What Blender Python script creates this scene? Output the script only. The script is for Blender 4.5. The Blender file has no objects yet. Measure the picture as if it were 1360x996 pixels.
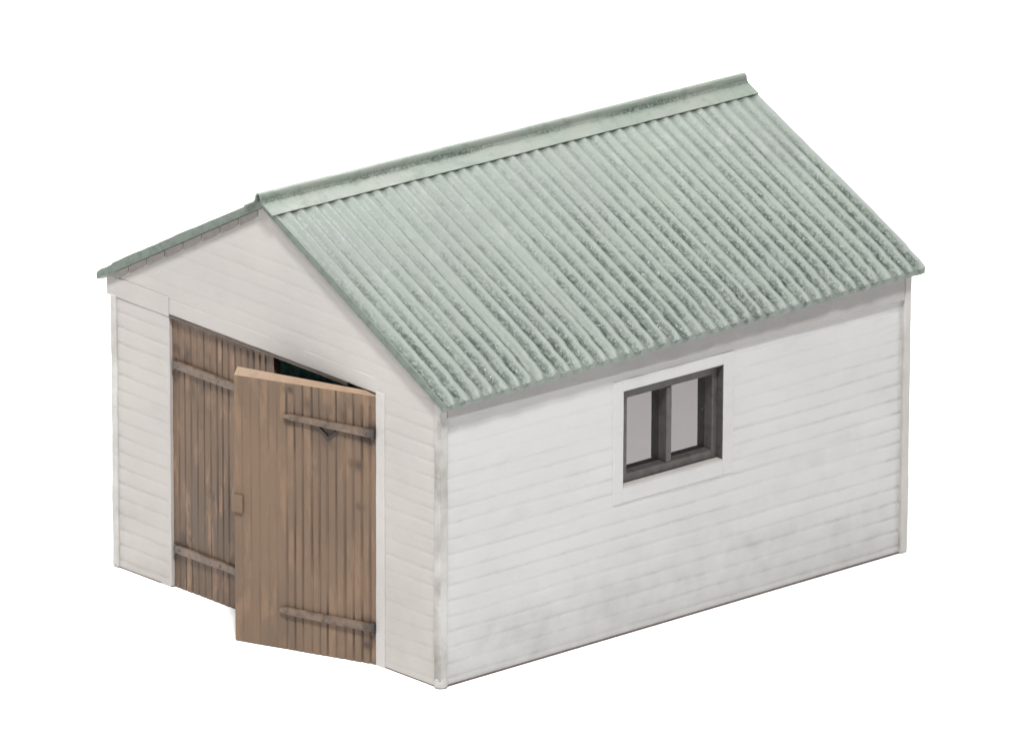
import bpy, bmesh, math, random
from mathutils import Vector, Matrix, noise
random.seed(7)
S = bpy.context.scene
COL = S.collection
R = math.radians

# ------------------------------------------------------------------ camera
cam = bpy.data.cameras.new('camera'); cam_o = bpy.data.objects.new('camera', cam); COL.objects.link(cam_o)
S.camera = cam_o
YAW, PITCH, ROLL = 2.4114, -0.2359, 0.0024
cyw, syw, cp, sp = math.cos(YAW), math.sin(YAW), math.cos(PITCH), math.sin(PITCH)
f = Vector((cyw*cp, syw*cp, sp)); r0 = Vector((syw, -cyw, 0)); u0 = r0.cross(f)
r = r0*math.cos(ROLL)+u0*math.sin(ROLL); u = -r0*math.sin(ROLL)+u0*math.cos(ROLL)
M = Matrix((r, u, -f)).transposed().to_4x4(); M.translation = Vector((41.3262, -32.8646, 17.4656))
cam_o.matrix_world = M
cam.sensor_width = 36; cam.lens = 8626.3*36/1360
cam.shift_x = 45.6/1360; cam.shift_y = -472.8/1360
cam.clip_start = .5; cam.clip_end = 400

# ------------------------------------------------------------------ light: soft studio ambience, one large softbox, two added fill lamps
w = bpy.data.worlds.new('World'); S.world = w; w.use_nodes = True
bg = w.node_tree.nodes['Background']; bg.inputs[0].default_value = (1, 1, 1, 1); bg.inputs[1].default_value = .22
def softbox(name, az, el, dist, size, k, col):
    d = Vector((math.cos(R(el))*math.cos(R(az)), math.cos(R(el))*math.sin(R(az)), math.sin(R(el))))
    L = bpy.data.lights.new(name, 'AREA'); L.shape = 'DISK'; L.size = size; L.color = col
    L.energy = k*math.pi**2*dist**2
    o = bpy.data.objects.new(name, L); COL.objects.link(o)
    o.location = Vector((2, 2.5, 1)) + d*dist
    o.rotation_euler = d.to_track_quat('Z', 'Y').to_euler()
softbox('softbox', -41, 55, 40, 5, 1.28, (1, .985, .965))
softbox('side_fill', -104, 58, 30, 5, .50, (1, .99, .98))  # added fill lamp, lifts the open door's shadow on the ground
softbox('back_fill', 138, 62, 11, 5, .62, (1, 1, 1))  # added unseen lamp behind, brightens the ground where the garage shades it
S.view_settings.view_transform = 'Standard'; S.view_settings.look = 'None'
S.view_settings.exposure = 0; S.view_settings.gamma = 1
S.cycles.max_bounces = 8; S.cycles.use_denoising = True

# ------------------------------------------------------------------ materials
def nn(nt, t, **k):
    n = nt.nodes.new(t)
    for a, b in k.items(): setattr(n, a, b)
    return n
def base_mat(name):
    m = bpy.data.materials.new(name); m.use_nodes = True
    nt = m.node_tree; b = nt.nodes['Principled BSDF']
    tc = nn(nt, 'ShaderNodeTexCoord')
    return m, nt, b, tc
def noise_n(nt, vec, scale, detail=4, rough=.55, stretch=None):
    if stretch:
        mp = nn(nt, 'ShaderNodeMapping'); mp.inputs['Scale'].default_value = stretch
        nt.links.new(vec, mp.inputs[0]); vec = mp.outputs[0]
    n = nn(nt, 'ShaderNodeTexNoise'); n.inputs['Scale'].default_value = scale
    n.inputs['Detail'].default_value = detail; n.inputs['Roughness'].default_value = rough
    nt.links.new(vec, n.inputs['Vector'])
    return n.outputs['Fac']
def ramp(nt, src, a, b, va=0., vb=1.):
    n = nn(nt, 'ShaderNodeMapRange'); n.inputs[1].default_value = a; n.inputs[2].default_value = b
    n.inputs[3].default_value = va; n.inputs[4].default_value = vb
    nt.links.new(src, n.inputs[0]); return n.outputs[0]
def mth(nt, op, a, b):
    n = nn(nt, 'ShaderNodeMath', operation=op)
    for i, x in enumerate((a, b)):
        if isinstance(x, (int, float)): n.inputs[i].default_value = x
        else: nt.links.new(x, n.inputs[i])
    return n.outputs[0]
def mixc(nt, fac, a, b, mode='MIX'):
    n = nn(nt, 'ShaderNodeMix', data_type='RGBA', blend_type=mode)
    if isinstance(fac, (int, float)): n.inputs[0].default_value = fac
    else: nt.links.new(fac, n.inputs[0])
    for i, x in ((6, a), (7, b)):
        if isinstance(x, tuple): n.inputs[i].default_value = (*x, 1)
        else: nt.links.new(x, n.inputs[i])
    return n.outputs[2]
def bump(nt, b, pairs):
    prev = None
    for h, st, dist in pairs:
        n = nn(nt, 'ShaderNodeBump'); n.inputs['Strength'].default_value = st; n.inputs['Distance'].default_value = dist
        nt.links.new(h, n.inputs['Height'])
        if prev: nt.links.new(prev, n.inputs['Normal'])
        prev = n.outputs[0]
    nt.links.new(prev, b.inputs['Normal'])
def dirt_shade_attr(nt):
    n = nn(nt, 'ShaderNodeAttribute', attribute_name='dirt_shade'); return n.outputs['Fac']

def paint(name, col, tint, grime, dirt_shade_k=.5, rough=.6, patch=.5):
    """old hand-brushed white paint with grime washed into the board joints and shade painted by the posts"""
    m, nt, b, tc = base_mat(name); v = tc.outputs['Object']
    big = noise_n(nt, v, .9, 3); mid = noise_n(nt, v, 5, 5, .6); fine = noise_n(nt, v, 45, 4, .6)
    c = mixc(nt, ramp(nt, big, .35, .65), col, tint)
    streak = noise_n(nt, v, 3.2, 5, .65, (.8, .8, 2.6))
    c = mixc(nt, mth(nt, 'MULTIPLY', ramp(nt, streak, .52, .78), patch), c, grime)
    d = mth(nt, 'MULTIPLY', dirt_shade_attr(nt), ramp(nt, mid, .30, .68, .15, 1))
    c = mixc(nt, mth(nt, 'MULTIPLY', d, dirt_shade_k), c, grime)
    sp_ = noise_n(nt, v, 70, 2, .5)
    c = mixc(nt, ramp(nt, sp_, .72, .76, 0, .45), c, (.20, .18, .16))
    nt.links.new(c, b.inputs['Base Color'])
    b.inputs['Roughness'].default_value = rough; b.inputs['Specular IOR Level'].default_value = .35
    bump(nt, b, [(mid, .5, .012), (fine, .35, .004)])
    return m
M_side = paint('aged_white_paint', (.464, .461, .458), (.436, .432, .430), (.215, .208, .202), .55, patch=.13)
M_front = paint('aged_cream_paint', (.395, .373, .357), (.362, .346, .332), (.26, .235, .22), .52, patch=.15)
M_trim = paint('white_trim_paint', (.43, .415, .405), (.38, .366, .355), (.28, .26, .245), .5, .5, patch=.35)
M_post = paint('grey_trim_paint', (.45, .445, .435), (.365, .355, .343), (.20, .185, .17), .7, .5, patch=.5)
M_fascia = paint('shaded_fascia_paint', (.34, .33, .325), (.30, .29, .285), (.16, .155, .15), .5, .55, patch=.3)  # eave shadow partly put into this darker fascia colour

def mat_roof():
    m, nt, b, tc = base_mat('pale_green_roof_paint'); v = tc.outputs['Object']
    big = noise_n(nt, v, .8, 3); mid = noise_n(nt, v, 4.5, 5, .6); sp_ = noise_n(nt, v, 30, 3, .75); sp2 = noise_n(nt, v, 44, 2, .6)
    c = mixc(nt, ramp(nt, big, .35, .65), (.186, .216, .188), (.175, .197, .182))
    c = mixc(nt, ramp(nt, mid, .56, .72, 0, .5), c, (.27, .28, .275))
    d = mth(nt, 'MULTIPLY', dirt_shade_attr(nt), ramp(nt, mid, .30, .60, .35, 1))
    spk = mth(nt, 'MULTIPLY', d, ramp(nt, sp_, .44, .52))
    c = mixc(nt, mth(nt, 'MULTIPLY', mth(nt, 'POWER', d, 1.4), .72), c, (.060, .084, .064))
    c = mixc(nt, mth(nt, 'MULTIPLY', spk, .95), c, (.022, .036, .027))
    pale = mth(nt, 'MULTIPLY', dirt_shade_attr(nt), ramp(nt, sp2, .67, .71))
    c = mixc(nt, mth(nt, 'MULTIPLY', pale, .5), c, (.62, .66, .63))
    nt.links.new(c, b.inputs['Base Color'])
    b.inputs['Roughness'].default_value = .45; b.inputs['Specular IOR Level'].default_value = .42
    bump(nt, b, [(mid, .4, .02), (sp_, .55, .010), (sp2, .4, .004)])
    return m
M_roof = mat_roof()

def mat_cap():
    m, nt, b, tc = base_mat('green_ridge_paint'); v = tc.outputs['Object']
    big = noise_n(nt, v, 1.4, 3); mid = noise_n(nt, v, 7, 5, .6); sp_ = noise_n(nt, v, 34, 3, .7)
    c = mixc(nt, ramp(nt, big, .38, .62), (.165, .196, .168), (.192, .210, .186))
    c = mixc(nt, ramp(nt, mid, .54, .68, 0, .6), c, (.11, .14, .115))
    d = mth(nt, 'MULTIPLY', dirt_shade_attr(nt), ramp(nt, sp_, .35, .62))
    c = mixc(nt, d, c, (.04, .058, .044))
    nt.links.new(c, b.inputs['Base Color']); b.inputs['Roughness'].default_value = .5
    bump(nt, b, [(mid, .5, .012), (sp_, .4, .006)])
    return m
M_cap = mat_cap()

def mat_door(name, c1, c2, c3):
    m, nt, b, tc = base_mat(name); v = tc.outputs['Object']
    big = noise_n(nt, v, 1.6, 3, .5, (1, 1, .5)); mid = noise_n(nt, v, 9, 5, .6, (1, 1, .25)); grain = noise_n(nt, v, 50, 4, .6, (1, 1, .08))
    c = mixc(nt, ramp(nt, big, .35, .65), c1, c2)
    c = mixc(nt, ramp(nt, mid, .52, .64, 0, .75), c, c3)
    c = mixc(nt, ramp(nt, grain, .45, .75, 0, .30), c, (.10, .080, .062))
    d = mth(nt, 'MULTIPLY', dirt_shade_attr(nt), ramp(nt, mid, .25, .6, .5, 1))
    c = mixc(nt, d, c, (.048, .035, .029))
    nt.links.new(c, b.inputs['Base Color']); b.inputs['Roughness'].default_value = .42
    b.inputs['Specular IOR Level'].default_value = .18
    bump(nt, b, [(mid, .4, .01), (grain, .4, .005)])
    return m
M_doorL = mat_door('brown_door_paint', (.145, .097, .066), (.105, .074, .053), (.255, .160, .102))
M_doorR = mat_door('taupe_door_paint', (.150, .101, .069), (.114, .080, .057), (.190, .125, .082))
def plain(name, col, rough=.5, dark=(.02, .02, .02), k=.5, metal=0):
    m, nt, b, tc = base_mat(name); v = tc.outputs['Object']
    n = noise_n(nt, v, 14, 4, .6); n2 = noise_n(nt, v, 60, 3, .6)
    c = mixc(nt, ramp(nt, n, .45, .7, 0, k), col, dark)
    nt.links.new(c, b.inputs['Base Color']); b.inputs['Roughness'].default_value = rough; b.inputs['Metallic'].default_value = metal
    c = mixc(nt, dirt_shade_attr(nt), c, (.016, .013, .013)); nt.links.new(c, b.inputs['Base Color'])
    bump(nt, b, [(n, .4, .006), (n2, .3, .003)])
    return m
M_edge = plain('bare_tan_wood', (.27, .185, .120), .55, (.20, .13, .085), .6)
M_strap = plain('painted_iron_strap', (.135, .094, .068), .30, (.045, .032, .025), .8)
M_strap.node_tree.nodes['Principled BSDF'].inputs['Specular IOR Level'].default_value = .4
M_frame = plain('dark_grey_frame_paint', (.062, .055, .053), .45, (.024, .021, .021), .6)
M_reveal = plain('grey_reveal_paint', (.058, .055, .054), .5, (.026, .024, .024), .6)
M_inside = plain('dark_green_interior', (.42, .72, .68), .7, (.010, .020, .020), .5)
M_rake = plain('green_sheet_edge', (.120, .152, .128), .5, (.065, .088, .072), .8)
M_foot_strip = plain('brown_foot_strip', (.10, .075, .07), .7)
M_verge_shade = plain('taupe_verge_shade', (.27, .245, .232), .7, (.20, .18, .17), .6)  # taupe stands for the shade under the left verge

m, nt, b, tc = base_mat('smoked_glazing'); M_glass = m
v = tc.outputs['Object']; sc_ = noise_n(nt, v, 40, 2, .5)
b.inputs['Base Color'].default_value = (.05, .045, .047, 1); b.inputs['Roughness'].default_value = .06
b.inputs['IOR'].default_value = 2.6; b.inputs['Specular Tint'].default_value = (1, .94, .965, 1)
nt.links.new(mixc(nt, ramp(nt, sc_, .76, .80), (.012, .010, .011), (.30, .28, .27)), b.inputs['Base Color'])

m, nt, b, tc = base_mat('white_sweep_paper'); M_bg = m
b.inputs['Base Color'].default_value = (.93, .93, .93, 1); b.inputs['Roughness'].default_value = .9; b.inputs['Specular IOR Level'].default_value = .1

# ------------------------------------------------------------------ builders
W_, L_, H_ = 4.1751, 5.2962, 2.4
TL, TN, TB = .0727, -.068, -.0288
def warp(x, y, z):                       # the garage stands a little out of square
    s, t = x/W_, y/L_
    return Vector((x, y, z*(1+((1-s)*TL+s*((1-t)*TN+t*TB))/H_)))
def nz(x, y, z, s): return noise.noise(Vector((x*s, y*s, z*s)))

class MB:
    def __init__(self): self.v = []; self.f = []; self.m = []; self.d = []; self.mats = []
    def mi(self, mat):
        if mat not in self.mats: self.mats.append(mat)
        return self.mats.index(mat)
    def vert(self, p, d=0.): self.v.append(Vector(p)); self.d.append(d); return len(self.v)-1
    def face(self, idx, mat): self.f.append(idx); self.m.append(self.mi(mat))
    def box(self, lo, hi, mat, fn=lambda x, y, z: Vector((x, y, z)), d=0., nseg=(1, 1, 1)):
        """box subdivided along each axis, mapped by fn"""
        key = {}
        def g(i, j, k):
            q = (i, j, k)
            if q not in key:
                t = [lo[a]+(hi[a]-lo[a])*q[a]/nseg[a] for a in range(3)]
                key[q] = self.vert(fn(*t), d)
            return key[q]
        nx, ny, nz_ = nseg
        for i in range(nx):
            for j in range(ny):
                self.face([g(i, j, 0), g(i, j+1, 0), g(i+1, j+1, 0), g(i+1, j, 0)], mat)
                self.face([g(i, j, nz_), g(i+1, j, nz_), g(i+1, j+1, nz_), g(i, j+1, nz_)], mat)
        for i in range(nx):
            for k in range(nz_):
                self.face([g(i, 0, k), g(i+1, 0, k), g(i+1, 0, k+1), g(i, 0, k+1)], mat)
                self.face([g(i, ny, k), g(i, ny, k+1), g(i+1, ny, k+1), g(i+1, ny, k)], mat)
        for j in range(ny):
            for k in range(nz_):
                self.face([g(0, j, k), g(0, j, k+1), g(0, j+1, k+1), g(0, j+1, k)], mat)
                self.face([g(nx, j, k), g(nx, j+1, k), g(nx, j+1, k+1), g(nx, j, k+1)], mat)
    def build(self, name, parent=None, smooth=False, bevel=0., label=None):
        me = bpy.data.meshes.new(name); me.from_pydata([tuple(p) for p in self.v], [], self.f)
        for mt in self.mats: me.materials.append(mt)
        me.polygons.foreach_set('material_index', self.m)
        a = me.attributes.new('dirt_shade', 'FLOAT', 'POINT'); a.data.foreach_set('value', self.d)
        bm = bmesh.new(); bm.from_mesh(me)
        bmesh.ops.recalc_face_normals(bm, faces=bm.faces); bm.to_mesh(me); bm.free()
        me.update()
        o = bpy.data.objects.new(name, me); COL.objects.link(o)
        if parent: o.parent = parent
        if smooth:
            for p in me.polygons: p.use_smooth = True
        if bevel:
            b_ = o.modifiers.new('bevel', 'BEVEL'); b_.width = bevel; b_.segments = 2; b_.limit_method = 'ANGLE'; b_.angle_limit = R(40)
        if label: o['label'] = label
        return o

# roof geometry -------------------------------------------------------------
CX = W_/2 - .0392
EX, OF, OB = .1135, .064, .1018
TH = .044                                   # sheet thickness
EZN, EZB, EZL, EZLB = 2.357, 2.492, 2.524, 2.60
ZTN, ZTB = 3.7127, 3.8185                   # top of the ridge roll
def under(x, y):
    """height of the underside of the roof at x, y"""
    t = (y+OF)/(L_+OF+OB)
    zr = (ZTN+(ZTB-ZTN)*t) - .126
    if x >= CX:
        s = (x-CX)/(W_+EX-CX); ze = EZN+(EZB-EZN)*t
    else:
        s = (CX-x)/(CX+EX); ze = EZL+(EZLB-EZL)*t
    return zr+(ze-zr)*s
NCORR = 40
PITCHY = (L_+OF+OB)/NCORR

garage = bpy.data.objects.new('garage', None); COL.objects.link(garage)
garage['label'] = 'small white weatherboard garage with pale green corrugated roof and brown double doors, one ajar'
garage['category'] = 'garage'

def roof_sheet(side):
    mb = MB(); ns, per = 56, 10; ny = NCORR*per
    y0 = -OF
    top, bot = [], []
    xe = W_+EX if side > 0 else -EX
    for i in range(ns+1):
        s = i/ns; rt, rb = [], []
        for j in range(ny+1):
            y = y0+(L_+OF+OB)*j/ny
            x = CX+(xe-CX)*s
            ph = 2*math.pi*(j/per) + .28*noise.noise(Vector((y*2.3, s*1.1, 3+side)))
            k = round(j/per)
            a = .0235*(.80+.30*noise.noise(Vector((k*7.3, s*2.2, side)))+.20*s)
            if s < .5: a *= .35+.65*s/.5
            c = math.cos(ph); wv = 2*((1+c)/2)**1.45-1
            if s > .975: q_ = (s-.975)/.025; wv = wv*(1-.6*q_)-.1*q_
            rough_ = .0035*noise.noise(Vector((x*9, y*9, 0)))
            n = Vector(((1 if side > 0 else -1)*.5, 0, .866))
            yy = y
            ew = 0.
            if i > ns-3: ew = .022*noise.noise(Vector((y*5, 1, side)))
            zb = under(x, y)
            valley = max(0, min(1, (.55-c)/.7))
            per_k = .55+.75*noise.noise(Vector((math.floor(j/per+.5)*3.17, 5, side)))
            d = valley*(.05+max(0, s-.06)**1.35)*max(.16, per_k)*(1.7+1.5*(y/L_))
            if c < -.80: d += .40*max(0, .4+1.3*noise.noise(Vector((k*5.1+.5*k, s*3.5, 8))))
            if s > .978: d *= .5
            
            pt = Vector((x+ew, yy, zb+(TH-.012*(s > .9))/.866+.006))+n*(a*wv+rough_)
            pb = Vector((x+ew*.6, yy, zb))+n*(a*.55*(wv-1)*.6)
            if s < .9: pb = Vector((x, yy, zb))
            rt.append(mb.vert(pt, min(1, d))); rb.append(mb.vert(pb, .15))
        top.append(rt); bot.append(rb)
    for i in range(ns):
        for j in range(ny):
            mb.face([top[i][j], top[i+1][j], top[i+1][j+1], top[i][j+1]], M_roof)
            mb.face([bot[i][j], bot[i][j+1], bot[i+1][j+1], bot[i+1][j]], M_roof)
    for j in range(ny):
        mb.face([top[ns][j], bot[ns][j], bot[ns][j+1], top[ns][j+1]], M_roof)
        mb.face([top[0][j], top[0][j+1], bot[0][j+1], bot[0][j]], M_roof)
    for i in range(ns):
        mb.face([top[i][0], bot[i][0], bot[i+1][0], top[i+1][0]], M_rake)
        mb.face([top[i][ny], top[i+1][ny], bot[i+1][ny], bot[i][ny]], M_rake)
    o = mb.build('roof_sheet', garage, smooth=True)
    md = o.modifiers.new('edge', 'EDGE_SPLIT'); md.split_angle = R(55)
    return o
roof_sheet(1); roof_sheet(-1)

def ridge_cap():
    mb = MB(); ny = 160; yA, yB = -OF-.035, L_+OB+.012
    fw = .185; rr = .036; sl = .535
    prof = []                                     # (x offset, z offset from roll top, dirt)
    prof += [(-fw, -rr*1.0-(fw)*sl*.97+.0, 0), (-.16, -rr-.16*sl, 0), (-.058, -rr-.034, .2), (-.044, -rr-.026, .9)]
    for k in range(9):
        a = math.pi*(1-k/8)*.92+.04*math.pi
        prof.append((rr*math.cos(a), -rr+rr*math.sin(a), 0.))
    prof += [(.040, -rr-.022, 1.), (.056, -rr-.031, 1.), (.075, -rr-.04, .3), (.11, -rr-.11*sl, 0), (.16, -rr-.16*sl, 0), (fw, -rr-fw*sl*.97, .05)]
    rows = []
    for j in range(ny+1):
        t = j/ny; y = yA+(yB-yA)*t
        zt = ZTN+(ZTB-ZTN)*t + .004*noise.noise(Vector((y*1.7, 0, 0)))
        row = []
        for i, (dx, dz, d) in enumerate(prof):
            e = (.016*noise.noise(Vector((y*3.1, i*.3, 4))) if abs(dx) > .19 else .003*noise.noise(Vector((y*6, i, 4))))
            
            dd = d*max(0, .65+1.5*noise.noise(Vector((y*1.3, 9, 0)))) if d > .2 else d
            zv = zt+dz
            if abs(dx) > .05: zv = under(CX+dx, y)+TH/.866+.006+.020+.003*noise.noise(Vector((y*4, i, 2)))
            row.append(mb.vert((CX+dx+e, y, zv), min(1, dd)))
        rows.append(row)
    for j in range(ny):
        for i in range(len(prof)-1):
            mb.face([rows[j][i], rows[j][i+1], rows[j+1][i+1], rows[j+1][i]], M_cap)
    o = mb.build('ridge_cap', garage, smooth=True)
    sd = o.modifiers.new('thick', 'SOLIDIFY'); sd.thickness = .014; sd.offset = -1
    md = o.modifiers.new('edge', 'EDGE_SPLIT'); md.split_angle = R(24)
ridge_cap()

# walls --------------------------------------------------------------------------
NC = 18; CP = H_/NC
def prof(z):
    t = (z/CP) % 1.0
    return .0035-.0062*math.exp(-((t-.5)/.11)**2)
def wall(fn, length, topf, holes, mat, seed, gdirt, name='wall', gscale=lambda a, b: 1., stains=(), label=None):
    """fn(u, n, z) -> world.  n outward"""
    mb = MB()
    us = {0., length}
    us |= {.045, .06, .075, .09, .11, length-.045, length-.06, length-.075, length-.09, length-.11}
    k = int(length/.07)
    for i in range(k+1): us.add(round(length*i/k, 4))
    for (a, b_, c, d) in holes: us |= {a, b_}
    us = sorted(us)
    zmax = max(topf(x_) for x_ in us)+.02
    rows = []
    z = 0.; c_ = 0
    zs = []
    while c_*CP < zmax:
        for t in (.0, .25, .36, .43, .5, .57, .64, .75): zs.append((c_+t)*CP)
        c_ += 1
    hz = {h for (_, _, c, d) in holes for h in (c, d)}
    zs = sorted(set(zs) | hz | {0.})
    grid = {}
    for i, x_ in enumerate(us):
        tp = topf(x_)
        for j, z_ in enumerate(zs):
            zz = min(z_, tp)
            wob = .010*noise.noise(Vector((x_*.9, seed, math.floor(z_/CP+.001)*1.7))) + .003*noise.noise(Vector((x_*6, seed, math.floor(z_/CP+.001)*2.7)))
            kk = math.floor(z_/CP+.001); edge = min(x_, length-x_)
            dep = max(.25, .62+.8*noise.noise(Vector((x_*.7, seed+9, kk*2.3)))) + (.5 if edge < .25 else 0)
            dep *= gscale(x_, z_)
            if z_ in hz or z_ == 0 or zz < z_: wob = 0
            n_ = (prof(z_)-.0035)*dep*.85+.0035+.0022*noise.noise(Vector((x_*5, z_*5, seed)))
            t = (z_/CP) % 1
            gd = 0.
            tt = math.exp(-((t-.5)/.075)**2)
            gd = gdirt*tt*max(.12, .62+.9*noise.noise(Vector((x_*.8, seed+3, kk*3.1)))+(.3 if edge < .22 else 0))*gscale(x_, z_)
            for (sx, sz, rx_, rz_, k_) in stains:
                q = ((x_-sx)/rx_)**2+((z_-sz)/rz_)**2
                gd += k_*math.exp(-q)*(.6+1.1*noise.noise(Vector((x_*2.2+z_*.8, z_*5, seed+5)))+.5*noise.noise(Vector((x_*9, z_*14, seed))))
            gd += (1.6 if x_ > 4.5 else .8)*math.exp(-((edge-.07)/.022)**2)*max(0, .5+1.1*noise.noise(Vector((z_*1.7, seed+8, x_))))  # dark lines at post edges; far post's shadow gap painted into the colour
            if z_ < .9: gd += .60*(1-z_/.9)*(.75+.6*noise.noise(Vector((x_*1.8, z_*4, seed))))  # darker towards the bottom
            grid[i, j] = mb.vert(fn(x_, n_, max(0, zz+wob)), max(0, min(1, gd)))
    for i in range(len(us)-1):
        for j in range(len(zs)-1):
            xm, zm = (us[i]+us[i+1])/2, (zs[j]+zs[j+1])/2
            if zs[j] >= max(topf(us[i]), topf(us[i+1])): continue
            if any(a < xm < b_ and c < zm < d for a, b_, c, d in holes): continue
            mb.face([grid[i, j], grid[i+1, j], grid[i+1, j+1], grid[i, j+1]], mat)
    # inner lining
    T = .16
    us2 = sorted({0., length, length/2} | {h for (a, b_, _, _) in holes for h in (a, b_)})
    zs2 = sorted({0.} | hz | {9.})
    g2 = {}
    for i, x_ in enumerate(us2):
        for j, z_ in enumerate(zs2): g2[i, j] = mb.vert(fn(x_, -T, min(z_, topf(x_))))
    for i in range(len(us2)-1):
        for j in range(len(zs2)-1):
            xm, zm = (us2[i]+us2[i+1])/2, (zs2[j]+zs2[j+1])/2
            if any(a < xm < b_ and c < zm < d for a, b_, c, d in holes): continue
            mb.face([g2[i, j], g2[i, j+1], g2[i+1, j+1], g2[i+1, j]], M_inside)
    me = mb.build(name, garage, smooth=True, label=label)
    md = me.modifiers.new('edge', 'EDGE_SPLIT'); md.split_angle = R(50)
    return me

WY0, WY1, WZ0, WZ1 = 2.0015, 3.1374, 1.300, 2.1393
DL, DR, DT = .7697, 3.4086, 2.3446
f_side = lambda u_, n_, z_: warp(W_+n_, u_, z_)
f_front = lambda u_, n_, z_: warp(u_, -n_, z_)
f_left = lambda u_, n_, z_: warp(-n_, L_-u_, z_)
f_back = lambda u_, n_, z_: warp(W_-u_, L_+n_, z_)
def unwarp(x, y, z): return z/(warp(x, y, 1.).z)
wall(f_side, L_, lambda q: unwarp(W_, q, under(W_, q)-.004), [(WY0, WY1, WZ0, WZ1)], M_side, 1., .9, gscale=lambda a, b: (1. if b < 1.5 else max(.45, 1-(b-1.5)*1.2))*(.75+.1*a), stains=[(4.25, 1.05, .6, .20, .45), (3.4, .72, .8, .16, .36), (2.2, .40, 1.1, .2, .22), (4.7, 1.5, .35, .2, .3), (1.2, .28, .9, .22, .25), (3.9, .35, 1.2, .2, .3), (.4, 1.0, .3, .5, .15)])
wall(f_front, W_, lambda q: unwarp(q, 0, under(q, 0)-.004), [(DL, DR, 0., DT)], M_front, 2., 1.15, 'gable_wall', gscale=lambda a, b: .42 if b > 2.3 else (.9 if a < 1 else .5), stains=[(.2, .5, .3, .5, .3), (3.8, .9, .3, .6, .25), (1., 2.75, .5, .15, .25)])
wall(f_left, L_, lambda q: unwarp(0, L_-q, under(0, L_-q)-.004), [], M_side, 3., .8)
wall(f_back, W_, lambda q: unwarp(W_-q, L_, under(W_-q, L_)-.004), [], M_side, 4., .8, 'gable_wall')

# thin dark brown strip along the foot of the walls
mb = MB()
for lo, hi in (((0, -.004, 0), (DL, .12, .012)), ((DR, -.004, 0), (W_-.01, .12, .012)), ((W_-.12, -.002, 0), (W_+.013, L_, .012)),
               ((0, L_-.12, 0), (W_-.13, L_+.012, .012)), ((-.012, .13, 0), (.12, L_-.13, .012))):
    mb.box(lo, hi, M_foot_strip)
mb.build('foot_strip', garage)

# corner posts --------------------------------------------------------------------
def rough_fn(fn, amp, fr, seed):
    def g(x, y, z):
        p = fn(x, y, z)
        v_ = noise.noise_vector(Vector((x*fr+seed, y*fr, z*fr)))
        return p+Vector((v_.x, v_.y, 0))*amp
    return g
def post(x0, x1, y0, y1, ztop, foot, seed, mat):
    mb = MB(); fn = rough_fn(warp, .005, 3.9, seed)
    mb.box((x0, y0, .004), (x1, y1, ztop), mat, fn, .0, (2, 5, 46))
    for i, p in enumerate(mb.v): mb.d[i] = (1.6*max(0, .35+noise.noise(p*4)) if abs(p.y-y0) < .012 and x0 > 1 else 0)+ max(0, min(1, .35+1.0*noise.noise(p*2.3)+.8*noise.noise(p*9.1)+(.3 if p.z < .5 else 0)))  # front face darkened; on the far post the gap's shade is painted
    if foot:
        cx_, cy_, rr = (x0+x1)/2, (y0+y1)/2, foot
        ring = []
        prof_ = [(.75, .002), (1.0, .018), (1.02, .045), (.85, .075), (.6, .10), (.3, .12)]
        for fr_, z_ in prof_:
            ring.append([mb.vert((cx_+rr*fr_*math.cos(a*math.pi/8)*(1+.1*noise.noise(Vector((a, z_*20, seed)))),
                                  cy_+rr*fr_*math.sin(a*math.pi/8), z_), .4) for a in range(16)])
        for k in range(len(ring)-1):
            for a in range(16):
                mb.face([ring[k][a], ring[k][(a+1) % 16], ring[k+1][(a+1) % 16], ring[k+1][a]], mat)
        mb.face(ring[0][::-1], mat)
    return mb.build('corner_post', garage, smooth=False, bevel=.010)
post(W_-.045, W_+.030, -.022, .062, unwarp(W_, 0, under(W_+.03, 0)-.01), .056, 1., M_post)
post(W_-.060, W_+.036, L_-.050, L_+.030, unwarp(W_, L_, under(W_+.04, L_)-.01), .045, 5., M_trim)
post(.0, .075, -.022, .070, 2.34, .0, 9., M_post)
post(.0, .07, L_-.07, L_+.028, 2.40, .0, 13., M_post)

# fascia boards under the eaves, eave band on the front -----------------------------
def fascia(x0, x1, side):
    mb = MB(); n = 40
    ys = [.055+(L_-.115)*i/n for i in range(n+1)]
    rows = []
    for y in ys:
        zb = 2.262 if side > 0 else 2.33
        zb += .006*noise.noise(Vector((y*1.5, 0, side)))
        zt_ = under(x1 if side > 0 else x0, y)+.0
        rows.append([mb.vert(p, .3) for p in ((x0, y, zb), (x1, y, zb), (x1, y, zt_-.002), (x0, y, zt_-.002))])
    for i in range(n):
        for k in range(4):
            mb.face([rows[i][k], rows[i][(k+1) % 4], rows[i+1][(k+1) % 4], rows[i+1][k]], M_fascia)
    mb.face(rows[0], M_fascia); mb.face(rows[-1][::-1], M_fascia)
    mb.build('fascia', garage, bevel=.005)
fascia(W_+.002, W_+.040, 1); fascia(-.040, -.002, -1)
mb = MB()
mb.box((-.055, -.012, 2.325), (DL, -.002, 2.49), M_front, rough_fn(warp, .003, 4, 2), .15, (14, 1, 1))
mb.build('eave_band', garage, bevel=.005)

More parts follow.
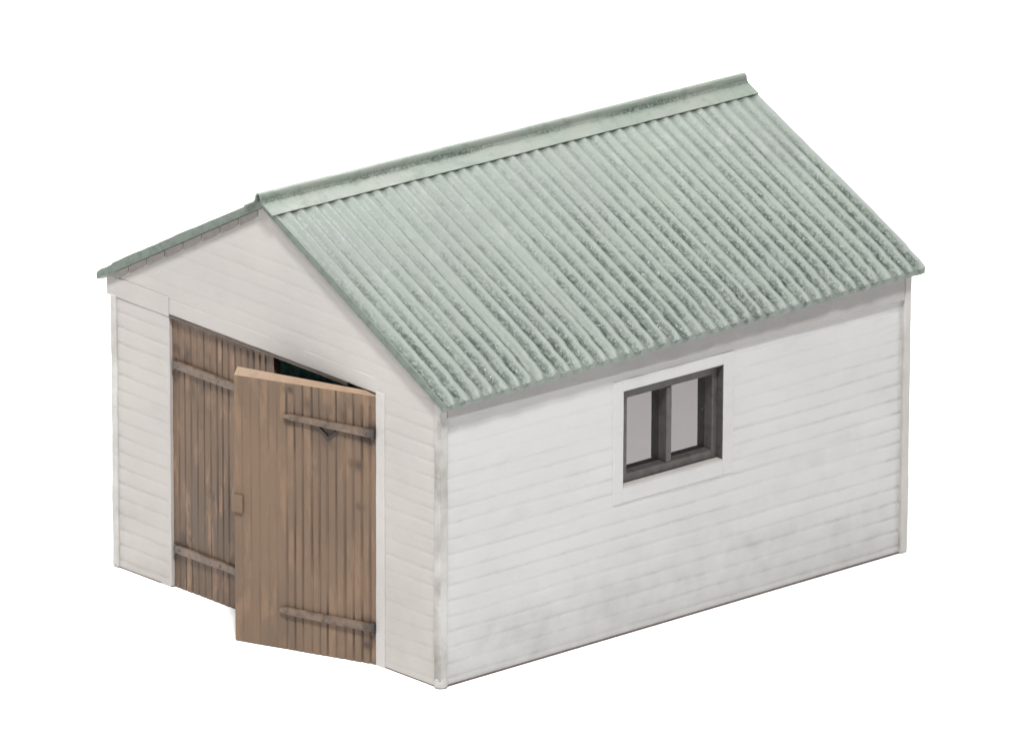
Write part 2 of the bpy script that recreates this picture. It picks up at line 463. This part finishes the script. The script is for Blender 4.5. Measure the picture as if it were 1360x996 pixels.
# shadowed board steps under the left verge, shade put into taupe blocks
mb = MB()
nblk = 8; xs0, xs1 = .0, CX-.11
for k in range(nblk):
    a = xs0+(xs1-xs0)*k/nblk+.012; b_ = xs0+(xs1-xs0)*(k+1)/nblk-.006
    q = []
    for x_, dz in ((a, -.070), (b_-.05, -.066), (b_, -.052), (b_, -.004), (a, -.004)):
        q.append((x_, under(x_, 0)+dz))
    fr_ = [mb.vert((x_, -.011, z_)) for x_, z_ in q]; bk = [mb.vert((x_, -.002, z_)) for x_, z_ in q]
    mb.face(fr_, M_verge_shade); mb.face(bk[::-1], M_verge_shade)
    for i in range(5): mb.face([fr_[i], bk[i], bk[(i+1) % 5], fr_[(i+1) % 5]], M_verge_shade)
mb.build('verge_shade_blocks', garage)

# door surround ----------------------------------------------------------------------
mb = MB(); tw = .105; fn = rough_fn(warp, .004, 5, 3)
mb.box((DL-tw*.3, -.006, .0), (DL, .155, 2.322), M_front, fn, .2, (1, 1, 30))
mb.box((DR, -.013, .0), (DR+tw, .155, DT+.02), M_trim, fn, .2, (1, 1, 30))
mb.box((DL+.001, -.0045, DT), (DR-.001, .155, DT+.13), M_front, fn, .1, (30, 1, 1))
mb.build('door_surround', garage, bevel=.006)
mb = MB()
mb.box((DL+.002, -.012, DT-.024), (DR-.35, .02, DT-.001), M_strap, fn, .6, (20, 1, 1))
mb.build('door_head', garage, bevel=.004)

# doors -------------------------------------------------------------------------------
HW = (DR-DL)/2
def door(name, hinge_x, dirx, ang, mat, right, label):
    """local frame: a from the hinge along the leaf, n outwards, z up"""
    d = Vector((dirx*math.cos(ang), -math.sin(ang), 0)); n = Vector((-d.y*-dirx, -abs(d.x), 0))
    n = Vector((math.sin(ang)*(-dirx), -math.cos(ang), 0))
    y0 = -.004 if right else .028
    def fn(a, nn_, z):
        p = Vector((hinge_x, y0, 0))+d*a+n*nn_
        wz = warp(p.x, p.y, z).z
        return Vector((p.x, p.y, wz))
    wd = HW+(.015 if right else -.004); pz = .0785; ng = int(wd/pz)
    T = .062
    zt = DT-(.012 if right else .03); zb = .006
    cols = [(0, 0), (.012, 0)]
    random.seed(3 if right else 5)
    gr = []
    x_ = .075
    while x_ < wd-.04:
        gr.append(x_); x_ += pz*(random.uniform(.9, 1.12))
    for g in gr:
        k = 1.
        if right and g > .86: k = .25 if g < 1.1 else .08
        gw = random.uniform(.011, .017)
        dp = random.uniform(.008, .012)*max(k, .15)
        cols += [(g-gw, 0), (g-gw*.22, dp), (g+gw*.22, dp), (g+gw, 0)]
    cols += [(wd-.012, 0), (wd, 0)]
    cols.sort(); c2 = []
    for (a, da), (b_, db) in zip(cols, cols[1:]):
        c2.append((a, da))
        if b_-a > .03: c2 += [(a+(b_-a)/3, 0), (a+(b_-a)*2/3, 0)]
    cols = c2+[cols[-1]]
    nzr = 110
    mb = MB(); G = {}
    for i, (a, dp) in enumerate(cols):
        for j in range(nzr+1):
            ztl = zt-(.040*(a/wd)+.014 if right else 0)
            z = zb+(ztl-zb)*j/nzr
            wob = .004*noise.noise(Vector((z*1.2, round(a*12), 7)))
            fade = max(.15, min(1, .75+1.0*noise.noise(Vector((a*2.1, z*.9, 3.3 if right else 8)))))
            if right and z > .95*zt: fade *= .3
            near = max(math.exp(-((z-1.98)/.30)**2), .8*math.exp(-((z-.22)/.20)**2)) if right else .5
            gn = max(0, .38+1.1*noise.noise(Vector((round(a*12)*1.9, z*1.6, 21.))))
            dd = (min(1, gn+1.1*near*max(0, .5+1.2*noise.noise(Vector((round(a*12)*2.7, z*2.5, 11.))))) if dp > 0 else 0.)
            if right and dp > 0 and a > .86: dd *= .35
            # grime round the straps and hinges
            for (sa, sz, sr, sk) in ([(.05, 1.97, .13, 1.3), (.46, 1.94, .14, 1.), (.62, 2.05, .15, .6), (.30, 2.06, .2, .6), (.04, .30, .12, 1.4), (.20, 1.70, .06, .8), (.10, .16, .05, .9), (.82, 2.235, .045, 1.5), (.84, 1.97, .05, 1.2), (.16, 1.35, .04, 1.)]
                                     if right else [(.06, 1.84, .09, 1.5), (.20, 2.03, .10, .9), (.45, 2.0, .12, .8), (.14, .42, .09, 1.5), (.05, .26, .08, 1.2), (.82, .38, .08, 1.4), (.07, 2.05, .06, 1.4), (.3, 1.8, .25, .5), (.6, .2, .3, .4), (.35, 1.5, .05, 1.1), (.5, .9, .06, .8)]):
                q = math.hypot(a-sa, (z-sz)*1.2)/sr
                if q < 1.5: dd = max(dd, 1.5*sk*max(0, 1-q/1.5)*(.55+1.1*noise.noise(Vector((a*14, z*9, 1)))))
            nn_ = -dp*fade*(0 if j > nzr-2 else 1)+.003*noise.noise(Vector((a*4, z*3, 6)))
            G[i, j] = mb.vert(fn(a+wob*(1 if 0 < i < len(cols)-1 else 0), nn_, z), max(0, min(1, dd)))
    nc = len(cols)
    for i in range(nc-1):
        for j in range(nzr): mb.face([G[i, j], G[i+1, j], G[i+1, j+1], G[i, j+1]], mat)
    B = {}
    for i, (a, _) in enumerate(cols):
        for j in range(nzr+1):
            B[i, j] = mb.vert(fn(a, -T, zb+(zt-zb)*j/nzr), 0.3)
    for i in range(nc-1):
        for j in range(nzr): mb.face([B[i, j], B[i, j+1], B[i+1, j+1], B[i+1, j]], mat)
        q4 = [mb.vert(mb.v[k_], .12) for k_ in (G[i, nzr], G[i+1, nzr], B[i+1, nzr], B[i, nzr])]
        mb.face(q4, M_edge if right else mat)
        mb.face([G[i, 0], B[i, 0], B[i+1, 0], G[i+1, 0]], mat)
    for j in range(nzr):
        mb.face([G[0, j], G[0, j+1], B[0, j+1], B[0, j]], M_edge if right else mat)
        mb.face([G[nc-1, j], B[nc-1, j], B[nc-1, j+1], G[nc-1, j+1]], M_edge if right else mat)
    o = mb.build(name, garage, label=label)
    # strap hinges
    for (z0, z1, ln, off) in (((2.00, 2.015, .86, 0), (.325, .345, .90, 1)) if right else ((1.93, 1.93, 1.15, 2), (.345, .345, 1.15, 3))):
        ms = MB(); hw0, hw1 = .036, (.022 if off == 0 else .031)
        prof_ = []
        N = 14
        for i in range(N+1):
            t = i/N; a = .045+(ln-.045)*t
            h = hw0+(hw1-hw0)*t
            if i == 0: h *= .9
            if i == N: h *= .55
            prof_.append((a, z0+(z1-z0)*t, h))
        Fr, Bk = [], []
        for a, zc, h in prof_:
            ww = .0015*noise.noise(Vector((a*7, z0*5, 2)))
            Fr.append((ms.vert(fn(a, .030, zc-h+ww)), ms.vert(fn(a, .030, zc+h+ww))))
            Bk.append((ms.vert(fn(a, .001, zc-h+ww)), ms.vert(fn(a, .001, zc+h+ww))))
        for i in range(N):
            ms.face([Fr[i][0], Fr[i+1][0], Fr[i+1][1], Fr[i][1]], M_strap)
            ms.face([Bk[i][0], Bk[i][1], Bk[i+1][1], Bk[i+1][0]], M_strap)
            ms.face([Fr[i][1], Fr[i+1][1], Bk[i+1][1], Bk[i][1]], M_strap)
            ms.face([Fr[i][0], Bk[i][0], Bk[i+1][0], Fr[i+1][0]], M_strap)
        ms.face([Fr[0][0], Fr[0][1], Bk[0][1], Bk[0][0]], M_strap)
        ms.face([Fr[N][0], Bk[N][0], Bk[N][1], Fr[N][1]], M_strap)
        # knuckle at the hinge end
        kx, kz = .040, z0
        rg = []
        for zz in (kz-.048, kz+.048):
            rg.append([ms.vert(fn(kx+.02*math.cos(q*math.pi/5), .012+.022*math.sin(q*math.pi/5), zz)) for q in range(10)])
        for q in range(10): ms.face([rg[0][q], rg[0][(q+1) % 10], rg[1][(q+1) % 10], rg[1][q]], M_strap)
        ms.face(rg[0][::-1], M_strap); ms.face(rg[1], M_strap)
        # bolt heads
        for ba in (.10, ln*.55, ln-.06):
            zc = z0+(z1-z0)*ba/ln
            rb_ = [[ms.vert(fn(ba+r_*math.cos(q*math.pi/4), hh, zc+r_*math.sin(q*math.pi/4))) for q in range(8)] for r_, hh in ((.015, .029), (.011, .039))]
            for q in range(8): ms.face([rb_[0][q], rb_[0][(q+1) % 8], rb_[1][(q+1) % 8], rb_[1][q]], M_strap)
            ms.face(rb_[1], M_strap)
        if off == 0:                               # added thin V standing in for the dark stain below the upper strap
            for (a0, zz0, a1, zz1) in ((.56, 1.985, .455, 1.89), (.36, 1.970, .455, 1.89)):
                dv = Vector((a1-a0, zz1-zz0)).normalized()*.0; pn = Vector((-(zz1-zz0), a1-a0)).normalized()*.011
                pts_ = [(a0+pn.x, zz0+pn.y), (a1+pn.x, zz1+pn.y), (a1-pn.x, zz1-pn.y), (a0-pn.x, zz0-pn.y)]
                A = [ms.vert(fn(p[0], .012, p[1])) for p in pts_]; Bq = [ms.vert(fn(p[0], 0, p[1])) for p in pts_]
                for k_ in A+Bq: ms.d[k_] = .9
                ms.face(A, M_strap)
                for q in range(4): ms.face([A[q], Bq[q], Bq[(q+1) % 4], A[(q+1) % 4]], M_strap)
        for i_, p_ in enumerate(ms.v):
            hd = math.hypot(p_.x-hinge_x, p_.y-y0)
            ms.d[i_] = max(ms.d[i_], 0, min(1, 1.15-hd*7))*(.7 if not right else 1)+max(0, .55*noise.noise(p_*7.)) if hd < 9 else 0
            ms.d[i_] = min(1, ms.d[i_])
        ms.build('strap_hinge', o, bevel=.005)
    if right:
        ms = MB()
        ms.box((wd-.085, 0, 1.115), (wd+.018, .022, 1.265), mat, fn)
        ms.box((wd-.004, -.02, 1.135), (wd+.018, .001, 1.245), mat, fn)
        ms.build('latch_plate', o, bevel=.005)
    return o
door('door', DR+.02, -1, .362, M_doorR, True, 'taupe plank door leaf standing ajar with bare tan top edge')
door('door', DL, 1, 0., M_doorL, False, 'closed brown plank door leaf')

# window ------------------------------------------------------------------------------
fn = lambda n_, y, z: warp(W_+n_, y, z)
win = MB()                                     # the dark frame itself carries panes, surround and sill as its pieces
st, rt, rbm, mw = .060, .080, .078, .060       # stile, top rail, bottom rail, mullion
fx0, fx1 = -.152, -.052
y0, y1, z0, z1 = WY0+.004, WY1-.012, WZ0+.012, WZ1-.010
ym = (y0+y1)/2+.005
FS = (1, 8, 8)
fr = rough_fn(fn, .003, 6, 4)
win.box((fx0, y0, z0), (fx1, y0+.092, z1), M_frame, fr, 0, FS)
win.box((fx0, y1-st, z0), (fx1, y1, z1), M_frame, fr, 0, FS)
win.box((fx0+.001, y0+.092, z1-rt), (fx1-.002, y1-st, z1), M_frame, fr, 0, FS)
win.box((fx0+.001, y0+.092, z0), (fx1-.002, y1-st, z0+rbm), M_frame, fr, 0, FS)
win.box((fx0+.001, ym-mw/2, z0+rbm), (fx1+.002, ym+mw/2, z1-rt), M_frame, fr, 0, FS)
window = win.build('window', garage, bevel=.006)
for a, b_ in ((y0+.082, ym-mw/2+.01), (ym+mw/2-.01, y1-st+.01)):
    p = MB(); p.box((-.150, a, z0+rbm-.01), (-.142, b_, z1-rt+.01), M_glass, fn); p.build('pane', window)
p = MB(); th = .009
p.box((-.158, WY0, WZ0), (.004, WY0+th-.006, WZ1), M_reveal, fn)
p.box((-.158, WY1-th, WZ0+.002), (.004, WY1, WZ1), M_reveal, rough_fn(fn, .002, 6, 1), 0, (2, 1, 6))
p.box((-.158, WY0+.004, WZ1-th), (.004, WY1-th-.001, WZ1), M_reveal, fn)
p.build('reveal', window)
p = MB()
p.box((-.158, WY0+.004, WZ0-.004), (.010, WY1-th-.001, WZ0+.008), M_trim, rough_fn(fn, .002, 6, 2), .1, (1, 10, 1))
p.build('sill', window)
p = MB(); tw = .115; fr = rough_fn(fn, .002, 4, 8)
p.box((-.01, WY0-tw, WZ0-.135), (.011, WY0-.001, WZ1+.10), M_side, fr, .1, (1, 2, 8))
p.box((-.01, WY1+.001, WZ0-.135), (.011, WY1+tw, WZ1+.10), M_side, fr, .1, (1, 2, 8))
p.box((-.01, WY0-.001, WZ1+.001), (.0105, WY1+.001, WZ1+.10), M_side, fr, .1, (1, 8, 1))
p.box((-.01, WY0-.001, WZ0-.135), (.0105, WY1+.001, WZ0-.005), M_side, fr, .1, (1, 8, 1))
p.build('surround', window, bevel=.004)

# ------------------------------------------------------------------ ground: white studio sweep
mb = MB(); d = Vector((-.745, .667)); sdir = Vector((.667, .745))
pr = [(-30, 0), (9, 0)]
for k in range(1, 17):
    a = math.pi/2*k/16; pr.append((9+5*math.sin(a), 5-5*math.cos(a)))
pr.append((14, 26))
rows = []
for (q, z) in pr:
    rows.append([mb.vert((2+d.x*q+sdir.x*s_, 2.5+d.y*q+sdir.y*s_, z)) for s_ in (-26, 26)])
for k in range(len(rows)-1): mb.face([rows[k][0], rows[k][1], rows[k+1][1], rows[k+1][0]], M_bg)
g = mb.build('ground', None, smooth=True); g['kind'] = 'structure'
